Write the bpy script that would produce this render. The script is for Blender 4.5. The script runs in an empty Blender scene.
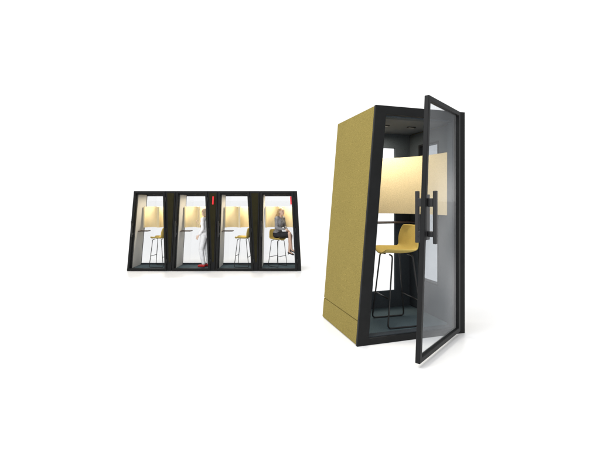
import bpy, bmesh, math, random
from mathutils import Vector, Matrix
R = math.radians
random.seed(4)
sc = bpy.context.scene
C = sc.collection

# ------------------------------------------------------------ materials
def mat(name, col, rough=.5, metal=0., spec=.5, var=(6., .06), fine=None, bump=None, emit=None, bdist=.003):
    m = bpy.data.materials.new(name); m.use_nodes = True
    nt = m.node_tree; N = nt.nodes; L = nt.links
    b = N['Principled BSDF']
    b.inputs['Roughness'].default_value = rough
    b.inputs['Metallic'].default_value = metal
    b.inputs['Specular IOR Level'].default_value = spec
    tc = N.new('ShaderNodeTexCoord')
    nz = N.new('ShaderNodeTexNoise'); nz.inputs['Scale'].default_value = var[0]; nz.inputs['Detail'].default_value = 4
    L.new(tc.outputs['Object'], nz.inputs['Vector'])
    cr = N.new('ShaderNodeValToRGB')
    cr.color_ramp.elements[0].position = .3; cr.color_ramp.elements[1].position = .7
    cr.color_ramp.elements[0].color = [c*(1-var[1]) for c in col] + [1]
    cr.color_ramp.elements[1].color = [min(1, c*(1+var[1])) for c in col] + [1]
    L.new(nz.outputs['Fac'], cr.inputs['Fac'])
    out = cr.outputs['Color']
    if fine:
        n2 = N.new('ShaderNodeTexNoise'); n2.inputs['Scale'].default_value = fine[0]; n2.inputs['Detail'].default_value = 3
        L.new(tc.outputs['Object'], n2.inputs['Vector'])
        mr = N.new('ShaderNodeMapRange'); mr.inputs[1].default_value = .3; mr.inputs[2].default_value = .7
        mr.inputs[3].default_value = 1-fine[1]; mr.inputs[4].default_value = 1+fine[1]
        L.new(n2.outputs['Fac'], mr.inputs[0])
        vm = N.new('ShaderNodeVectorMath'); vm.operation = 'SCALE'
        L.new(out, vm.inputs[0]); L.new(mr.outputs[0], vm.inputs['Scale'])
        out = vm.outputs[0]
    L.new(out, b.inputs['Base Color'])
    if bump:
        n3 = N.new('ShaderNodeTexNoise'); n3.inputs['Scale'].default_value = bump[0]; n3.inputs['Detail'].default_value = 3
        L.new(tc.outputs['Object'], n3.inputs['Vector'])
        bp = N.new('ShaderNodeBump'); bp.inputs['Strength'].default_value = bump[1]; bp.inputs['Distance'].default_value = bdist
        L.new(n3.outputs['Fac'], bp.inputs['Height']); L.new(bp.outputs[0], b.inputs['Normal'])
    if emit:
        b.inputs['Emission Color'].default_value = list(emit[0]) + [1]
        b.inputs['Emission Strength'].default_value = emit[1]
    return m

def glass(name, tint, base=.04, gain=.9, lo=(.80, .82, .84), hi=(.95, .97, 1), sc_=2.2):
    m = bpy.data.materials.new(name); m.use_nodes = True
    nt = m.node_tree; N = nt.nodes; L = nt.links
    for n in list(N): N.remove(n)
    o = N.new('ShaderNodeOutputMaterial'); mx = N.new('ShaderNodeMixShader')
    tr = N.new('ShaderNodeBsdfTransparent'); tr.inputs[0].default_value = (*tint, 1)
    gl = N.new('ShaderNodeBsdfGlossy'); gl.inputs['Roughness'].default_value = .04
    tc = N.new('ShaderNodeTexCoord'); nz = N.new('ShaderNodeTexNoise'); nz.inputs['Scale'].default_value = sc_; nz.inputs['Detail'].default_value = 0
    L.new(tc.outputs['Object'], nz.inputs['Vector'])
    cr = N.new('ShaderNodeValToRGB'); cr.color_ramp.elements[0].color = (*lo, 1); cr.color_ramp.elements[1].color = (*hi, 1)
    cr.color_ramp.elements[0].position = .3; cr.color_ramp.elements[1].position = .7
    L.new(nz.outputs['Fac'], cr.inputs[0]); L.new(cr.outputs[0], gl.inputs['Color'])
    lw = N.new('ShaderNodeLayerWeight'); lw.inputs['Blend'].default_value = .5
    p = N.new('ShaderNodeMath'); p.operation = 'POWER'; p.inputs[1].default_value = 5
    L.new(lw.outputs['Facing'], p.inputs[0])
    ma = N.new('ShaderNodeMath'); ma.operation = 'MULTIPLY_ADD'; ma.inputs[1].default_value = gain; ma.inputs[2].default_value = base; ma.use_clamp = True
    L.new(p.outputs[0], ma.inputs[0]); L.new(ma.outputs[0], mx.inputs[0])
    L.new(tr.outputs[0], mx.inputs[1]); L.new(gl.outputs[0], mx.inputs[2]); L.new(mx.outputs[0], o.inputs[0])
    return m

M = dict(
    floor=mat('white_floor', (.95, .95, .95), .3, spec=.35, var=(1.5, .008)),
    felt=mat('olive_yellow_felt', (.236, .186, .056), .95, spec=.06, var=(2.2, .03), fine=(190, .36), bump=(260, .9)),
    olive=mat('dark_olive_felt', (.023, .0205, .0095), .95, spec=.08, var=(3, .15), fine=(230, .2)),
    beige=mat('pale_yellow_felt', (.61, .51, .315), .95, spec=.08, var=(2.5, .05), fine=(170, .16), bump=(200, .6)),
    warm=mat('warm_yellow_felt', (.72, .61, .38), .95, spec=.08, var=(3, .06), fine=(240, .1), bump=(300, .4)),
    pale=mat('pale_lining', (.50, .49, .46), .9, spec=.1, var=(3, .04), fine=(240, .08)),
    frame=mat('black_frame', (.0085, .009, .0094), .5, spec=.16, var=(8, .15), bump=(500, .05)),
    slate=mat('slate_felt', (.048, .056, .063), .95, spec=.08, var=(3, .1), fine=(220, .22), bump=(300, .4)),
    carpet=mat('slate_carpet', (.09, .122, .135), 1, spec=.05, var=(3, .1), fine=(180, .25), bump=(250, .6)),
    ceil=mat('ceiling_grey', (.060, .068, .077), .8, spec=.2, var=(3, .1)),
    wood=mat('dark_brown_wood', (.04, .025, .018), .5, spec=.3, var=(14, .25)),
    rod=mat('black_rod', (.012, .012, .012), .4, spec=.4, var=(10, .1)),
    seat=mat('yellow_upholstery', (.55, .41, .12), .85, spec=.12, var=(8, .06), fine=(260, .14), bump=(300, .5)),
    lamp=mat('lamp_strip', (.25, .24, .22), .5, emit=((1, .93, .8), .06)),
    red=mat('red_indicator', (.6, .01, .02), .4, var=(6, .05), emit=((1, .02, .03), .3)),
    steel=mat('dark_steel', (.012, .012, .013), .4, metal=.2, var=(12, .1)),
    glass=glass('clear_glass', (.98, .985, .988), .02, .3),
    greyglass=glass('grey_glass', (.885, .89, .895), .02, .3),
    smokedglass=glass('smoked_glass', (.70, .715, .73), .02, .3),
    doorglass=glass('door_glass', (.925, .935, .945), .012, 1.05, (.58, .60, .62), (1., 1., 1.), 1.6),  # uneven gloss tint paints patchy reflections into the pane
    skin=mat('skin', (.60, .40, .30), .55, spec=.3, var=(20, .05)),
    fairskin=mat('fair_skin', (.72, .54, .44), .55, spec=.3, var=(20, .05)),
    hairblond=mat('dark_blond_hair', (.40, .27, .13), .55, var=(60, .3)),
    hairlight=mat('light_brown_hair', (.38, .27, .18), .55, var=(60, .25)),
    white=mat('white_cloth', (.85, .85, .87), .9, spec=.1, var=(14, .05), bump=(14, .8), bdist=.03),
    lgrey=mat('light_grey_cloth', (.78, .79, .81), .9, spec=.1, var=(14, .06), bump=(11, .8), bdist=.03),
    grey=mat('grey_cloth', (.24, .24, .25), .9, spec=.1, var=(30, .25), bump=(14, .9), bdist=.03),
    black=mat('charcoal_cloth', (.03, .03, .033), .9, spec=.1, var=(14, .2), bump=(12, .8), bdist=.03),
    shoe=mat('black_leather', (.015, .015, .015), .4, var=(14, .1)),
    redshoe=mat('red_leather', (.5, .02, .02), .4, var=(14, .1)),
    lip=mat('lip', (.45, .13, .12), .5), eye=mat('eye_dark', (.02, .015, .012), .3),
)

# ------------------------------------------------------------ helpers
def thing(name, label, cat, loc=(0, 0, 0), rz=0, group=None):
    o = bpy.data.objects.new(name, None); C.objects.link(o)
    o.empty_display_size = .1
    o.location = loc; o.rotation_euler = (0, 0, rz)
    o['label'] = label; o['category'] = cat
    if group: o['group'] = group
    return o

def obj(name, bm, m, parent=None, bevel=0, smooth=False):
    bmesh.ops.recalc_face_normals(bm, faces=bm.faces[:])
    me = bpy.data.meshes.new(name); bm.to_mesh(me); bm.free()
    if smooth:
        for p in me.polygons: p.use_smooth = True
    me.materials.append(m)
    o = bpy.data.objects.new(name, me); C.objects.link(o)
    if parent: o.parent = parent
    if bevel:
        b = o.modifiers.new('bevel', 'BEVEL'); b.width = bevel; b.segments = 2; b.limit_method = 'ANGLE'; b.angle_limit = R(40)
    return o

def prism(bm, poly, y0, y1):
    a = [bm.verts.new((x, y0, z)) for x, z in poly]; b = [bm.verts.new((x, y1, z)) for x, z in poly]
    n = len(poly)
    bm.faces.new(a); bm.faces.new(b[::-1])
    for i in range(n): bm.faces.new((a[i], b[i], b[(i+1) % n], a[(i+1) % n]))

def ring(bm, out, inn, y0, y1, swap=False):
    V = [[bm.verts.new((y, x, z) if swap else (x, y, z)) for x, z in q] for q in (out, inn) for y in (y0, y1)]
    o0, o1, i0, i1 = V
    for k in range(4):
        j = (k+1) % 4
        bm.faces.new((o0[k], o0[j], i0[j], i0[k])); bm.faces.new((o1[k], i1[k], i1[j], o1[j]))
        bm.faces.new((o0[k], o1[k], o1[j], o0[j])); bm.faces.new((i0[k], i0[j], i1[j], i1[k]))

def box(bm, x0, x1, y0, y1, z0, z1):
    prism(bm, [(x0, z0), (x1, z0), (x1, z1), (x0, z1)], y0, y1)

def tube(bm, pts, r, seg=10):
    pts = [Vector(p) for p in pts]
    q = []
    for i, p in enumerate(pts):
        if 0 < i < len(pts)-1:
            a = (pts[i-1]-p); b = (pts[i+1]-p)
            d = min(.04, a.length*.4, b.length*.4)
            a = p+a.normalized()*d; b = p+b.normalized()*d
            for t in (0, .25, .5, .75, 1): q.append((1-t)**2*a+2*t*(1-t)*p+t*t*b)
        else: q.append(p)
    rings = []; nrm = None
    for i, p in enumerate(q):
        d = (q[min(i+1, len(q)-1)]-q[max(i-1, 0)]).normalized()
        if nrm is None: nrm = d.orthogonal().normalized()
        nrm = (nrm-d*nrm.dot(d)).normalized(); bi = d.cross(nrm)
        rings.append([bm.verts.new(p+r*(math.cos(2*math.pi*k/seg)*nrm+math.sin(2*math.pi*k/seg)*bi)) for k in range(seg)])
    for a, b in zip(rings, rings[1:]):
        for k in range(seg): bm.faces.new((a[k], a[(k+1) % seg], b[(k+1) % seg], b[k]))
    bm.faces.new(rings[0][::-1]); bm.faces.new(rings[-1])

# ------------------------------------------------------------ booth
def booth(name, label, loc, rz, W, D, H, lL, lR, jL, jR, jRt, hin, fin, bgl, bgr, bgb, bgt, open_deg=0, group=None, occupied=0, row=False, desk=True, wedge=True, doorz=(.02, -.01)):
    t = thing(name, label, 'office booth', loc, rz, group)
    XL = lambda z: -W/2+lL*z/H
    XR = lambda z: W/2-lR*z/H
    JR = lambda z: jR+(jRt-jR)*z/H
    f, b = -D/2, D/2
    def side(s, z0, z1, o0, o1, y0, y1):
        bm = bmesh.new()
        if s < 0: poly = [(XL(z0)+o0, z0), (XL(z0)+o1, z0), (XL(z1)+o1, z1), (XL(z1)+o0, z1)]
        else: poly = [(XR(z0)-o1, z0), (XR(z0)-o0, z0), (XR(z1)-o0, z1), (XR(z1)-o1, z1)]
        prism(bm, poly, y0, y1); return bm
    for s in (-1, 1):
        obj('skirting_panel', side(s, .008, .216, .002, .05, f+.032, b), M['felt'], t, .005)
        if s > 0 and not row:
            g = (-.14, .22, .40, 1.96)
            rect = lambda a, c, d, e: [(a, d), (c, d), (c, e), (a, e)]
            bm = bmesh.new(); ring(bm, rect(f+.032, b, .222, H-.003), rect(*g), W/2-.05, W/2-.003, True); obj('side_panel', bm, M['felt'], t, .005)
            bm = bmesh.new(); ring(bm, rect(f+.105, b-.055, .057, H-.1), rect(*g), W/2-.075, W/2-.051, True); obj('inner_lining', bm, M['slate'], t, .003)
            wf = bmesh.new(); ring(wf, rect(g[0]+.002, g[1]-.002, g[2]+.002, g[3]-.002), rect(g[0]+.02, g[1]-.02, g[2]+.02, g[3]-.02), W/2-.077, W/2-.001, True); wf = obj('side_window', wf, M['frame'], t, .002)
            bm = bmesh.new(); box(bm, W/2-.04, W/2-.034, g[0]+.016, g[1]-.016, g[2]+.016, g[3]-.016); obj('side_glass', bm, M['smokedglass'], wf)
            continue
        obj('side_panel', side(s, .222, H-.003, .002, .05, f+.032, b), M['felt'], t, .006)
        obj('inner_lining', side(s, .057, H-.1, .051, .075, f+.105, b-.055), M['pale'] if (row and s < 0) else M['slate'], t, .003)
    q = lambda o, z0, z1, oR=None: [(XL(z0)+o, z0), (XR(z0)-(o if oR is None else oR), z0), (XR(z1)-(o if oR is None else oR), z1), (XL(z1)+o, z1)]
    qj = lambda o, z0, z1, k: [(XL(z0)+o, z0), (XR(z0)-JR(z0)-k, z0), (XR(z1)-JR(z1)-k, z1), (XL(z1)+o, z1)]
    bm = bmesh.new(); ring(bm, q(0, 0, H), qj(jL, .06, H-.085, 0), f, f+.03); obj('front_frame', bm, M['frame'], t, .004)
    bm = bmesh.new(); ring(bm, q(.053, .03, H-.03), qj(jL+.015, .068, H-.1, .012), f+.031, f+.103); obj('door_jamb', bm, M['slate'] if not row else M['frame'], t, .003)
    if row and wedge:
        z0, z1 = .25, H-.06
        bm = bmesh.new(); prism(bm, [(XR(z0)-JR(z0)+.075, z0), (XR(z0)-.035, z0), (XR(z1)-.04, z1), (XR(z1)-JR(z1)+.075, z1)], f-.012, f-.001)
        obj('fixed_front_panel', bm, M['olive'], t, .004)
    bm = bmesh.new(); ring(bm, q(.0515, .03, H-.03), q(.07, .05, H-.05), b-.018, b-.001); obj('back_trim', bm, M['frame'], t, .003)
    bm = bmesh.new(); ring(bm, q(.052, .031, H-.031), q(bgl, bgb, H-bgt, bgr), b-.053, b-.0185); obj('back_wall', bm, M['slate'], t, .003)
    bm = bmesh.new(); prism(bm, q(bgl-.005, bgb-.005, H-bgt+.005, bgr-.005), b-.036, b-.030); obj('back_glass', bm, M['greyglass'] if row else M['glass'], t)
    bm = bmesh.new(); prism(bm, q(.052, .004, .028), f+.033, b-.056); obj('base', bm, M['frame'], t)
    bm = bmesh.new(); prism(bm, q(.052, .029, .055), f+.104, b-.054); obj('carpet', bm, M['carpet'], t)
    bm = bmesh.new(); prism(bm, q(.0515, H-.018, H-.004), f+.031, b-.001); obj('roof', bm, M['frame'], t, .003)
    bm = bmesh.new(); prism(bm, q(.052, H-.09, H-.07), f+.104, b-.054); obj('ceiling', bm, M['ceil'], t)
    xc = (XL(H)+XR(H))/2
    for dx in (-.16, .16):
        bm = bmesh.new(); box(bm, xc+dx-.05, xc+dx+.05, -.045, -.015, H-.098, H-.0905)
        lo = obj('ceiling_lamp', bm, M['frame'], t, .003)
        bm = bmesh.new(); box(bm, xc+dx-.03, xc+dx+.03, -.036, -.024, H-.1, H-.0985); obj('lamp_strip', bm, M['lamp'], lo)
    # acoustic screen, one felt band bent in an arc round the inside
    z0, z1 = (1.17, 1.81) if not row else (1.16, 1.76)
    xr = XR(z1)-.105 if lR >= 0 else XR(z0)-.105; yb = b-.085
    xl = XL(z1)+.105
    if row:
        xr = min(xr, XR(z1)-JR(z1)+.06)
        xm_ = (xl+xr)/2
        def scoop(x0, x1):
            n = 24
            return [(x0+(x1-x0)*(.5-.5*math.cos(math.pi*k/n)), yb-.22*(1-math.sin(math.pi*k/n))) for k in range(n+1)]
        segs = [scoop(xl+.02, xm_-.02), scoop(xm_+.02, xr)]
    else:
        ex, ax, ay = .02, xr-.02, .72
        segs = [[(ex+ax*math.cos(a), yb-ay+ay*math.sin(a)) for a in [R(150-2.5*k) for k in range(61)]]]
    for pts in segs:
        bm = bmesh.new(); P = [Vector((x, y, 0)) for x, y in pts]; L_ = []
        for i, p in enumerate(P):
            d = (P[min(i+1, len(P)-1)]-P[max(i-1, 0)]).normalized(); n = Vector((-d.y, d.x, 0))*.016
            L_.append([bm.verts.new((v.x, v.y, z)) for v, z in ((p+n, z0), (p-n, z0), (p-n, z1), (p+n, z1))])
        for a, c in zip(L_, L_[1:]):
            for k in range(4): bm.faces.new((a[k], a[(k+1) % 4], c[(k+1) % 4], c[k]))
        bm.faces.new(L_[0][::-1]); bm.faces.new(L_[-1])
        o = obj('acoustic_panel', bm, M['warm'] if row else M['beige'], t, smooth=True)
        o.data.set_sharp_from_angle(angle=R(40))
    if desk:
        bm = bmesh.new()
        if row: box(bm, XL(1.1)+.078, -.16, -.10, b-.26, 1.06, 1.08)
        else: box(bm, XL(1.05)+.078, XR(1.05)-.08, b-.26, b-.056, 1.06, 1.076)
        obj('desk_shelf', bm, M['wood'], t, .004)
    # door
    zb = doorz[0]; Hd = H+doorz[1]-zb; Lw = W-hin-fin
    ll = lL*Hd/H; lr = (lR+jRt-jR)*Hd/H
    bm = bmesh.new(); sw = .042 if not row else .055
    dq = lambda o: [(-Lw+o+ll*o/Hd, o), (-o-lr*o/Hd, o), (-lr*(1-o/Hd)-o, Hd-o), (-Lw+ll*(1-o/Hd)+o, Hd-o)]
    ring(bm, dq(0), dq(sw), -.02, .02)
    door = obj('door', bm, M['frame'], t, .005)
    door.location = (XR(0)-hin, f-.023, zb); door.rotation_euler = (0, 0, R(open_deg))
    if not row:
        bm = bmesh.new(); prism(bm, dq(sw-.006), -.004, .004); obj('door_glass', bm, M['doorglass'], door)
    hx = -Lw+ll*1.2/Hd+(.07 if not row else .05)
    for s in (-1, 1):
        if row and s > 0: continue
        bm = bmesh.new(); w = .016 if not row else .014
        lo_, hi_ = min(s*.0205, s*.062), max(s*.0205, s*.062)
        box(bm, hx-w, hx+w, s*.075-.015, s*.075+.015, .93, 1.36)
        box(bm, hx-.02, hx+.02, lo_, hi_, .985, 1.03)
        box(bm, hx-.02, hx+.02, lo_, hi_, 1.23, 1.30)
        obj('handle', bm, M['steel'], door, .005)
        if not row:
            bm = bmesh.new(); box(bm, hx-.045, hx+.03, min(s*.008, s*.0205), max(s*.008, s*.0205), .96, 1.33)
            obj('handle_plate', bm, M['steel'], door, .003)
    for hz in (.25, 1.1, 1.95):
        bm = bmesh.new(); tube(bm, [(-lr*hz/Hd+.012, .0, hz-.06), (-lr*hz/Hd+.012, 0, hz+.06)], .011); obj('hinge', bm, M['steel'], door, smooth=True)
    if occupied:
        bm = bmesh.new(); zi0, zi1 = 1.83, 2.05; o = occupied
        prism(bm, [(XR(zi0)-o, zi0), (XR(zi0)-o+.035, zi0), (XR(zi1)-o+.035, zi1), (XR(zi1)-o, zi1)], f-.052, f-.013)
        obj('occupied_indicator', bm, M['red'], t, .003)
    la = bpy.data.lights.new('lamp', 'AREA'); la.shape = 'RECTANGLE'; la.size = .3; la.size_y = .12
    la.energy = 11 if not row else 14; la.color = (1, .92, .77) if not row else (1, .88, .68)
    lo = bpy.data.objects.new('booth_lamp', la); C.objects.link(lo); lo.parent = t; lo.location = (xc-.14, .09, H-.125) if not row else (xc+.08, .10, H-.125)
    return t

# ------------------------------------------------------------ stool
def stool(label, loc, rz, group=None, scale=1):
    t = thing('bar_stool', label, 'stool', loc, rz, group)
    prof = [(.195, .752, .14), (.165, .772, .17), (.05, .762, .19), (-.08, .758, .198), (-.16, .772, .202), (-.20, .82, .204), (-.22, .90, .202), (-.235, .98, .188), (-.245, 1.035, .155), (-.247, 1.05, .125)]
    bm = bmesh.new(); rows = []; n = 10
    for i, (y, z, w) in enumerate(prof):
        k = min(1, max(0, (i-3)/3))
        rows.append([bm.verts.new((w*s, y+k*.085*s*s, z+(1-k)*.05*s*s)) for s in [-1+2*j/n for j in range(n+1)]])
    for a, b in zip(rows, rows[1:]):
        for j in range(n): bm.faces.new((a[j], a[j+1], b[j+1], b[j]))
    o = obj('seat_shell', bm, M['seat'], t, smooth=True)
    s = o.modifiers.new('thick', 'SOLIDIFY'); s.thickness = .02; s.offset = 0
    s = o.modifiers.new('sub', 'SUBSURF'); s.levels = 2; s.render_levels = 2
    for sx in (-1, 1):
        bm = bmesh.new()
        tube(bm, [(sx*.05, .10, .742), (sx*.14, .115, .74), (sx*.185, .19, .01), (sx*.185, -.20, .01), (sx*.14, -.12, .74), (sx*.05, -.11, .742)], .0085)
        obj('leg_frame', bm, M['rod'], t, smooth=True)
    for y, z in ((.160, .30), (-.172, .27)):
        bm = bmesh.new(); k = .185-.045*z/.74
        tube(bm, [(-k, y, z), (k, y, z)], .008); obj('footrest', bm, M['rod'], t, smooth=True)
    t.scale = (scale,)*3
    return t

# ------------------------------------------------------------ people
def cap(bm, p0, p1, r0, r1, seg=14):
    p0, p1 = Vector(p0), Vector(p1); d = p1-p0
    m = Matrix.Translation((p0+p1)/2) @ d.to_track_quat('Z', 'Y').to_matrix().to_4x4()
    bmesh.ops.create_cone(bm, cap_ends=True, segments=seg, radius1=r0, radius2=r1, depth=d.length, matrix=m)
    for p, r in ((p0, r0), (p1, r1)):
        bmesh.ops.create_icosphere(bm, subdivisions=2, radius=r, matrix=Matrix.Translation(p))
def ell(bm, c, r, rot=0):
    bmesh.ops.create_icosphere(bm, subdivisions=3, radius=1, matrix=Matrix.Translation(c) @ Matrix.Rotation(rot, 4, 'X') @ Matrix.Diagonal((*r, 1)))
def chain(bm, pts, rs):
    for (a, b), (ra, rb) in zip(zip(pts, pts[1:]), zip(rs, rs[1:])): cap(bm, a, b, ra, rb)
def flesh(name, bm, m, parent, vox=.009, it=4):
    o = obj(name, bm, m, parent, smooth=True)
    r = o.modifiers.new('remesh', 'REMESH'); r.mode = 'VOXEL'; r.voxel_size = vox; r.use_smooth_shade = True
    s = o.modifiers.new('smooth', 'SMOOTH'); s.factor = .5; s.iterations = it
    return o
def hand(bm, w, d, side, n):
    w = Vector(w); d = Vector(d).normalized(); n = Vector(n); n = (n-d*n.dot(d)).normalized(); s = d.cross(n).normalized()
    if s.dot(Vector(side)) < 0: s = -s
    cap(bm, w, w+d*.045, .022, .024)
    for k, (o, ln) in enumerate(((.027, .068), (.009, .078), (-.009, .072), (-.026, .056))):
        a = w+d*.04+s*o*.6; b = w+d*.085+s*o; c = b+(d*.8+n*.35)*ln*.55; e = c+(d*.5+n*.8)*ln*.45
        chain(bm, [a, b, c, e], [.014, .0105, .0095, .008])
    a = w+d*.02+s*.02; b = a+(d*.5+s*.8+n*.2)*.04; c = b+(d*.9+s*.3+n*.3)*.035
    chain(bm, [a, b, c], [.015, .012, .009])

def head(bm, y, z, ny=-.025):
    cap(bm, (0, y+ny, z-.19), (0, y-.01, z-.07), .052, .047)
    ell(bm, (0, y, z), (.073, .092, .105)); ell(bm, (0, y+.03, z-.06), (.052, .055, .052))
    cap(bm, (0, y+.088, z+.005), (0, y+.104, z-.022), .009, .013)
    ell(bm, (0, y+.075, z-.058), (.024, .016, .01)); ell(bm, (0, y+.07, z-.088), (.022, .02, .018))
    for s in (-1, 1): ell(bm, (s*.074, y-.005, z-.012), (.01, .02, .03))
def face(t, y, z, hair):
    for s in (-1, 1):
        bm = bmesh.new(); ell(bm, (s*.03, y+.081, z+.006), (.013, .008, .0085)); obj('eye', bm, M['eye'], t, smooth=True)
        bm = bmesh.new(); ell(bm, (s*.031, y+.084, z+.027), (.018, .006, .005)); obj('eyebrow', bm, hair, t, smooth=True)
    bm = bmesh.new(); ell(bm, (0, y+.089, z-.056), (.023, .009, .008)); obj('mouth', bm, M['lip'], t, smooth=True)

def torso(bm, e=0, dz=0, ln=0):
    ell(bm, (0, 0, .93+dz), (.152+e, .112+e, .12)); ell(bm, (0, ln*.3, 1.07+dz), (.112+e, .086+e, .14)); ell(bm, (0, .012+ln*.7, 1.23+dz), (.138+e, .10+e, .16))
    for s in (-1, 1): ell(bm, (s*.066, .08+ln*.7, 1.235+dz), (.054+e*.5, .048+e*.5, .055))
    cap(bm, (-.145, ln, 1.355+dz), (.145, ln, 1.355+dz), .05+e, .05+e)

def standing(label, loc, rz):
    t = thing('person', label, 'person', loc, rz)
    armL = [(-.155, 0, 1.355), (-.205, -.04, 1.09), (-.19, .11, .89)]
    armR = [(.155, 0, 1.355), (.205, .05, 1.10), (.10, .24, 1.22)]
    legs = {-1: [(-.085, 0, .88), (-.085, .09, .48), (-.09, .01, .09)], 1: [(.085, 0, .88), (.075, .02, .48), (.07, -.05, .09)]}
    bm = bmesh.new(); torso(bm); head(bm, .03, 1.555)
    for A, th in ((armL, (1, .3, 0)), (armR, (-1, 0, .3))):
        chain(bm, A, [.043, .034, .023])
        w = Vector(A[2]); d = (w-Vector(A[1]))
        hand(bm, w, d, th, (1, 0, 0) if A is armL else (-.6, .2, .6))
    for s, A in legs.items():
        chain(bm, A, [.085, .055, .035]); a = Vector(A[2])
        cap(bm, a+Vector((0, 0, -.04)), a+Vector((s*.01, .13, -.055)), .035, .028)
    flesh('body', bm, M['fairskin'], t, .008)
    bm = bmesh.new(); torso(bm, .015)
    for A in (armL, armR):
        e = Vector(A[1]).lerp(Vector(A[2]), .75); chain(bm, [A[0], A[1], e], [.056, .047, .037])
    ell(bm, (0, 0, .88), (.172, .133, .11)); flesh('blouse', bm, M['white'], t, .01)
    bm = bmesh.new()
    for s, A in legs.items():
        chain(bm, [A[0], A[1], Vector(A[2])+Vector((0, 0, .03))], [.10, .07, .056])
    ell(bm, (0, 0, .92), (.16, .12, .1)); flesh('trousers', bm, M['lgrey'], t, .01)
    for s, A in legs.items():
        a = Vector(A[2]); bm = bmesh.new(); cap(bm, a+Vector((0, -.015, -.042)), a+Vector((s*.01, .15, -.055)), .046, .034); flesh('shoe', bm, M['redshoe'], t, .009)
    bm = bmesh.new(); ell(bm, (0, .01, 1.58), (.085, .098, .10)); ell(bm, (0, -.045, 1.50), (.078, .062, .12))
    for s in (-1, 1): cap(bm, (s*.07, .02, 1.58), (s*.07, -.01, 1.42), .026, .02)
    flesh('hair', bm, M['hairlight'], t, .008); face(t, .03, 1.555, M['hairlight'])
    return t

def sitting(label, loc, rz):
    t = thing('person', label, 'person', loc, rz)
    dz = .02; ln = .075
    armL = [(-.155, ln, 1.375), (-.21, .10, 1.12), (-.07, .30, 1.03)]
    armR = [(.155, ln, 1.375), (.20, .11, 1.12), (.03, .31, 1.06)]
    legL = [(-.08, 0, .90), (-.075, .41, .885), (-.075, .36, .46)]
    legR = [(.08, 0, .90), (-.01, .42, .95), (-.06, .45, .53)]
    bm = bmesh.new(); torso(bm, 0, dz, ln); head(bm, .13, 1.57, -.05)
    for A, th in ((armL, (1, 0, 0)), (armR, (-1, 0, 0))):
        chain(bm, A, [.042, .033, .022]); hand(bm, A[2], Vector(A[2])-Vector(A[1]), th, (0, 0, -1))
    for A in (legL, legR):
        chain(bm, A, [.082, .054, .032]); a = Vector(A[2])
        m_ = Vector(A[1]).lerp(a, .32)+Vector((0, -.012, 0)); cap(bm, m_, m_+Vector((0, 0, -.06)), .05, .046)
        cap(bm, a+Vector((0, 0, -.03)), a+Vector((0, .12, -.085)), .031, .025)
    flesh('body', bm, M['skin'], t, .008)
    bm = bmesh.new(); torso(bm, .012, dz, ln)
    for A in (armL, armR):
        e = Vector(A[1]).lerp(Vector(A[2]), .85); chain(bm, [A[0], A[1], e], [.053, .043, .032])
    flesh('jacket', bm, M['grey'], t, .009, 3)
    bm = bmesh.new(); ell(bm, (0, 0, .94), (.168, .128, .10))
    for A in (legL, legR): chain(bm, [A[0], Vector(A[0]).lerp(Vector(A[1]), .85)], [.093, .07])
    flesh('skirt', bm, M['black'], t, .009, 3)
    for A in (legL, legR):
        a = Vector(A[2]); bm = bmesh.new(); cap(bm, a+Vector((0, -.02, -.05)), a+Vector((0, .14, -.095)), .035, .026)
        cap(bm, a+Vector((0, -.03, -.06)), a+Vector((0, -.04, -.125)), .015, .008); flesh('shoe', bm, M['shoe'], t, .008)
    bm = bmesh.new(); ell(bm, (0, .105, 1.602), (.083, .092, .092)); ell(bm, (0, .05, 1.50), (.084, .062, .15)); ell(bm, (0, -.025, 1.37), (.08, .042, .15))
    for s in (-1, 1): cap(bm, (s*.070, .10, 1.595), (s*.085, .06, 1.36), .026, .022)
    flesh('hair', bm, M['hairblond'], t, .008); face(t, .13, 1.57, M['hairblond'])
    return t

# ------------------------------------------------------------ setting
def struct(name, bm, m):
    o = obj(name, bm, m); o['kind'] = 'structure'; return o
EYE = 1.325; F = 370.; HZ = 200.
PX = 2.2/80; YF = F*PX; LOW = EYE-(271-HZ)*PX
bm = bmesh.new(); box(bm, -40, 40, -30, 6.3, LOW+.004, 0); struct('floor', bm, M['floor'])
bm = bmesh.new()
bm.faces.new([bm.verts.new(p) for p in ((-400, -100, LOW), (400, -100, LOW), (400, 700, LOW), (-400, 700, LOW))]); struct('lower_floor', bm, M['floor'])

# ------------------------------------------------------------ big booth
booth('office_booth', 'large yellow felt booth on the right with its framed glass door standing open', (.9467, 3.938, 0), R(17.2),
      1.183, .894, 2.2, .19, 0, .115, .12, .12, .10, .113, .13, .27, .25, .26, open_deg=31.9, doorz=(.04, -.012))
stool('yellow bar stool inside the large booth with the open door', (.995, 3.84, .055), R(104), scale=.96)

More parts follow.
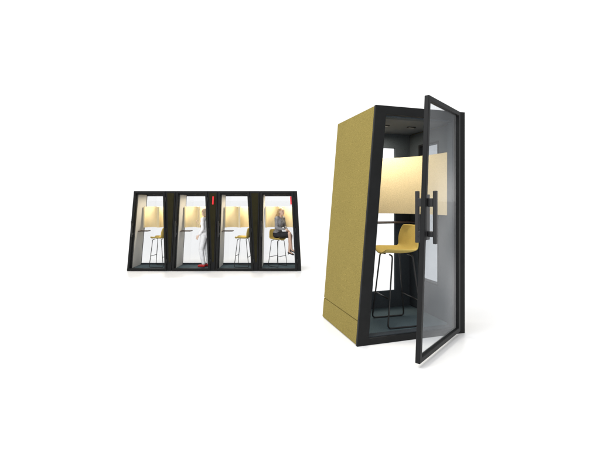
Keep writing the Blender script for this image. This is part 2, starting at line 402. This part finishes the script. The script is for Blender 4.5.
# ------------------------------------------------------------ row of booths
G = 'booths standing side by side in a row'
rows = [(127, 171.3, 134, 175.8, 'leftmost booth of the row, empty but for a yellow stool'),
        (171.6, 214.8, 176.1, 217.8, 'second booth from the left, a person in pale clothes standing inside'),
        (215.1, 257.8, 218.1, 259.8, 'third booth from the left, with an empty yellow stool inside'),
        (258.1, 301.3, 260.1, 297, 'rightmost booth of the row, with a seated woman inside')]
def local(t, x, y, z):
    c, s = math.cos(t.rotation_euler.z), math.sin(t.rotation_euler.z)
    return (t.location.x+c*x-s*y, t.location.y+s*x+c*y, t.location.z+z)
B = []
for i, (x0, x1, t0, t1, lab) in enumerate(rows):
    W = (x1-x0)*PX; D = .76; xm = ((x0+x1)/2-300)*PX
    jr, jt = (.14, .31) if i < 3 else (.13, .13)
    B.append(booth('office_booth', lab, (xm, YF+D/2, LOW), 0, W, D, 2.2, (t0-x0)*PX, (x1-t1)*PX, .075, jr, jt, jr-.02, .015, .07, .10, .1, .14,
                   group=G, occupied=(0, .13, 0, .20)[i], row=True, desk=i != 3, wedge=i != 3))
SG = 'yellow stools in the row of booths'
stool('yellow bar stool alone inside the leftmost booth of the row', local(B[0], .13, .02, .055), R(84), SG, 1.06)
stool('yellow bar stool alone inside the third booth from the left', local(B[2], .12, .02, .055), R(84), SG, 1.06)
stool('yellow bar stool under the seated woman in the rightmost row booth', local(B[3], -.08, .08, .055), R(-130), SG)
standing('person in white top, light grey trousers and red shoes standing in the second booth', local(B[1], .26, -.05, .055), R(70))
sitting('woman with long blond hair, grey jacket and dark skirt sitting on a bar stool', local(B[3], -.08, .08, .055), R(-126))

# ------------------------------------------------------------ light, world, camera
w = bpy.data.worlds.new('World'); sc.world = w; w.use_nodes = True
nt = w.node_tree; N = nt.nodes; L = nt.links
bg = N['Background']; bg.inputs[1].default_value = 1.2
# white studio surround, uneven dimming painted high right for the door glass to reflect
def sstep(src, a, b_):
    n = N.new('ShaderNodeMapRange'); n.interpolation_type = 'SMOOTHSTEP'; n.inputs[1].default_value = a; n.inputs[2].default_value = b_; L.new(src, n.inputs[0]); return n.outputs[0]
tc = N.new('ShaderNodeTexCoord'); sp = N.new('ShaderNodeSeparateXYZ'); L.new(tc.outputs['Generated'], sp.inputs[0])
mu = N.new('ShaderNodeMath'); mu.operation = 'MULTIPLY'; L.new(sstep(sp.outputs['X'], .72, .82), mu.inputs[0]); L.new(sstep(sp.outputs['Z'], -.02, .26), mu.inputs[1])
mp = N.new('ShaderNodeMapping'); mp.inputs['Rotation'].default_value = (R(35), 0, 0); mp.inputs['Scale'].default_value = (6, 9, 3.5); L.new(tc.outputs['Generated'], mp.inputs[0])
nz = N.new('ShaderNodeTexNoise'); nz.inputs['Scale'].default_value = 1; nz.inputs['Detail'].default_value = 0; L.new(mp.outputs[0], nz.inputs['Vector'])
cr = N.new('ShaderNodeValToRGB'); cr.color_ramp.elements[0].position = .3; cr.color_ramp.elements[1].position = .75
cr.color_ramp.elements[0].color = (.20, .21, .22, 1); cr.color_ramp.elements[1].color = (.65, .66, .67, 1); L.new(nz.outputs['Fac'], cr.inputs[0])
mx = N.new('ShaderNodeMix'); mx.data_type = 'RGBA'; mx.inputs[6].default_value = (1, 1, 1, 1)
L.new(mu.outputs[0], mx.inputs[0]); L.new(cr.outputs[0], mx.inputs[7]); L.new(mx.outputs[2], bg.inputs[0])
def area(loc, tgt, size, e):
    la = bpy.data.lights.new('softbox', 'AREA'); la.size = size; la.energy = e
    o = bpy.data.objects.new('softbox', la); C.objects.link(o); o.location = loc
    o.rotation_euler = (Vector(tgt)-Vector(loc)).to_track_quat('-Z', 'Y').to_euler()
area((-4, 0, 7), (.8, 4.0, .5), 4, 450)
cd = bpy.data.cameras.new('camera'); cam = bpy.data.objects.new('camera', cd); C.objects.link(cam)
cam.location = (0, 0, EYE); cam.rotation_euler = (R(90), 0, 0)
cd.sensor_width = 36; cd.lens = F/600*36; cd.shift_y = (HZ-225)/600; cd.clip_end = 2000; cd.clip_start = .05
sc.camera = cam
sc.view_settings.view_transform = 'Standard'; sc.view_settings.look = 'None'; sc.view_settings.exposure = 0
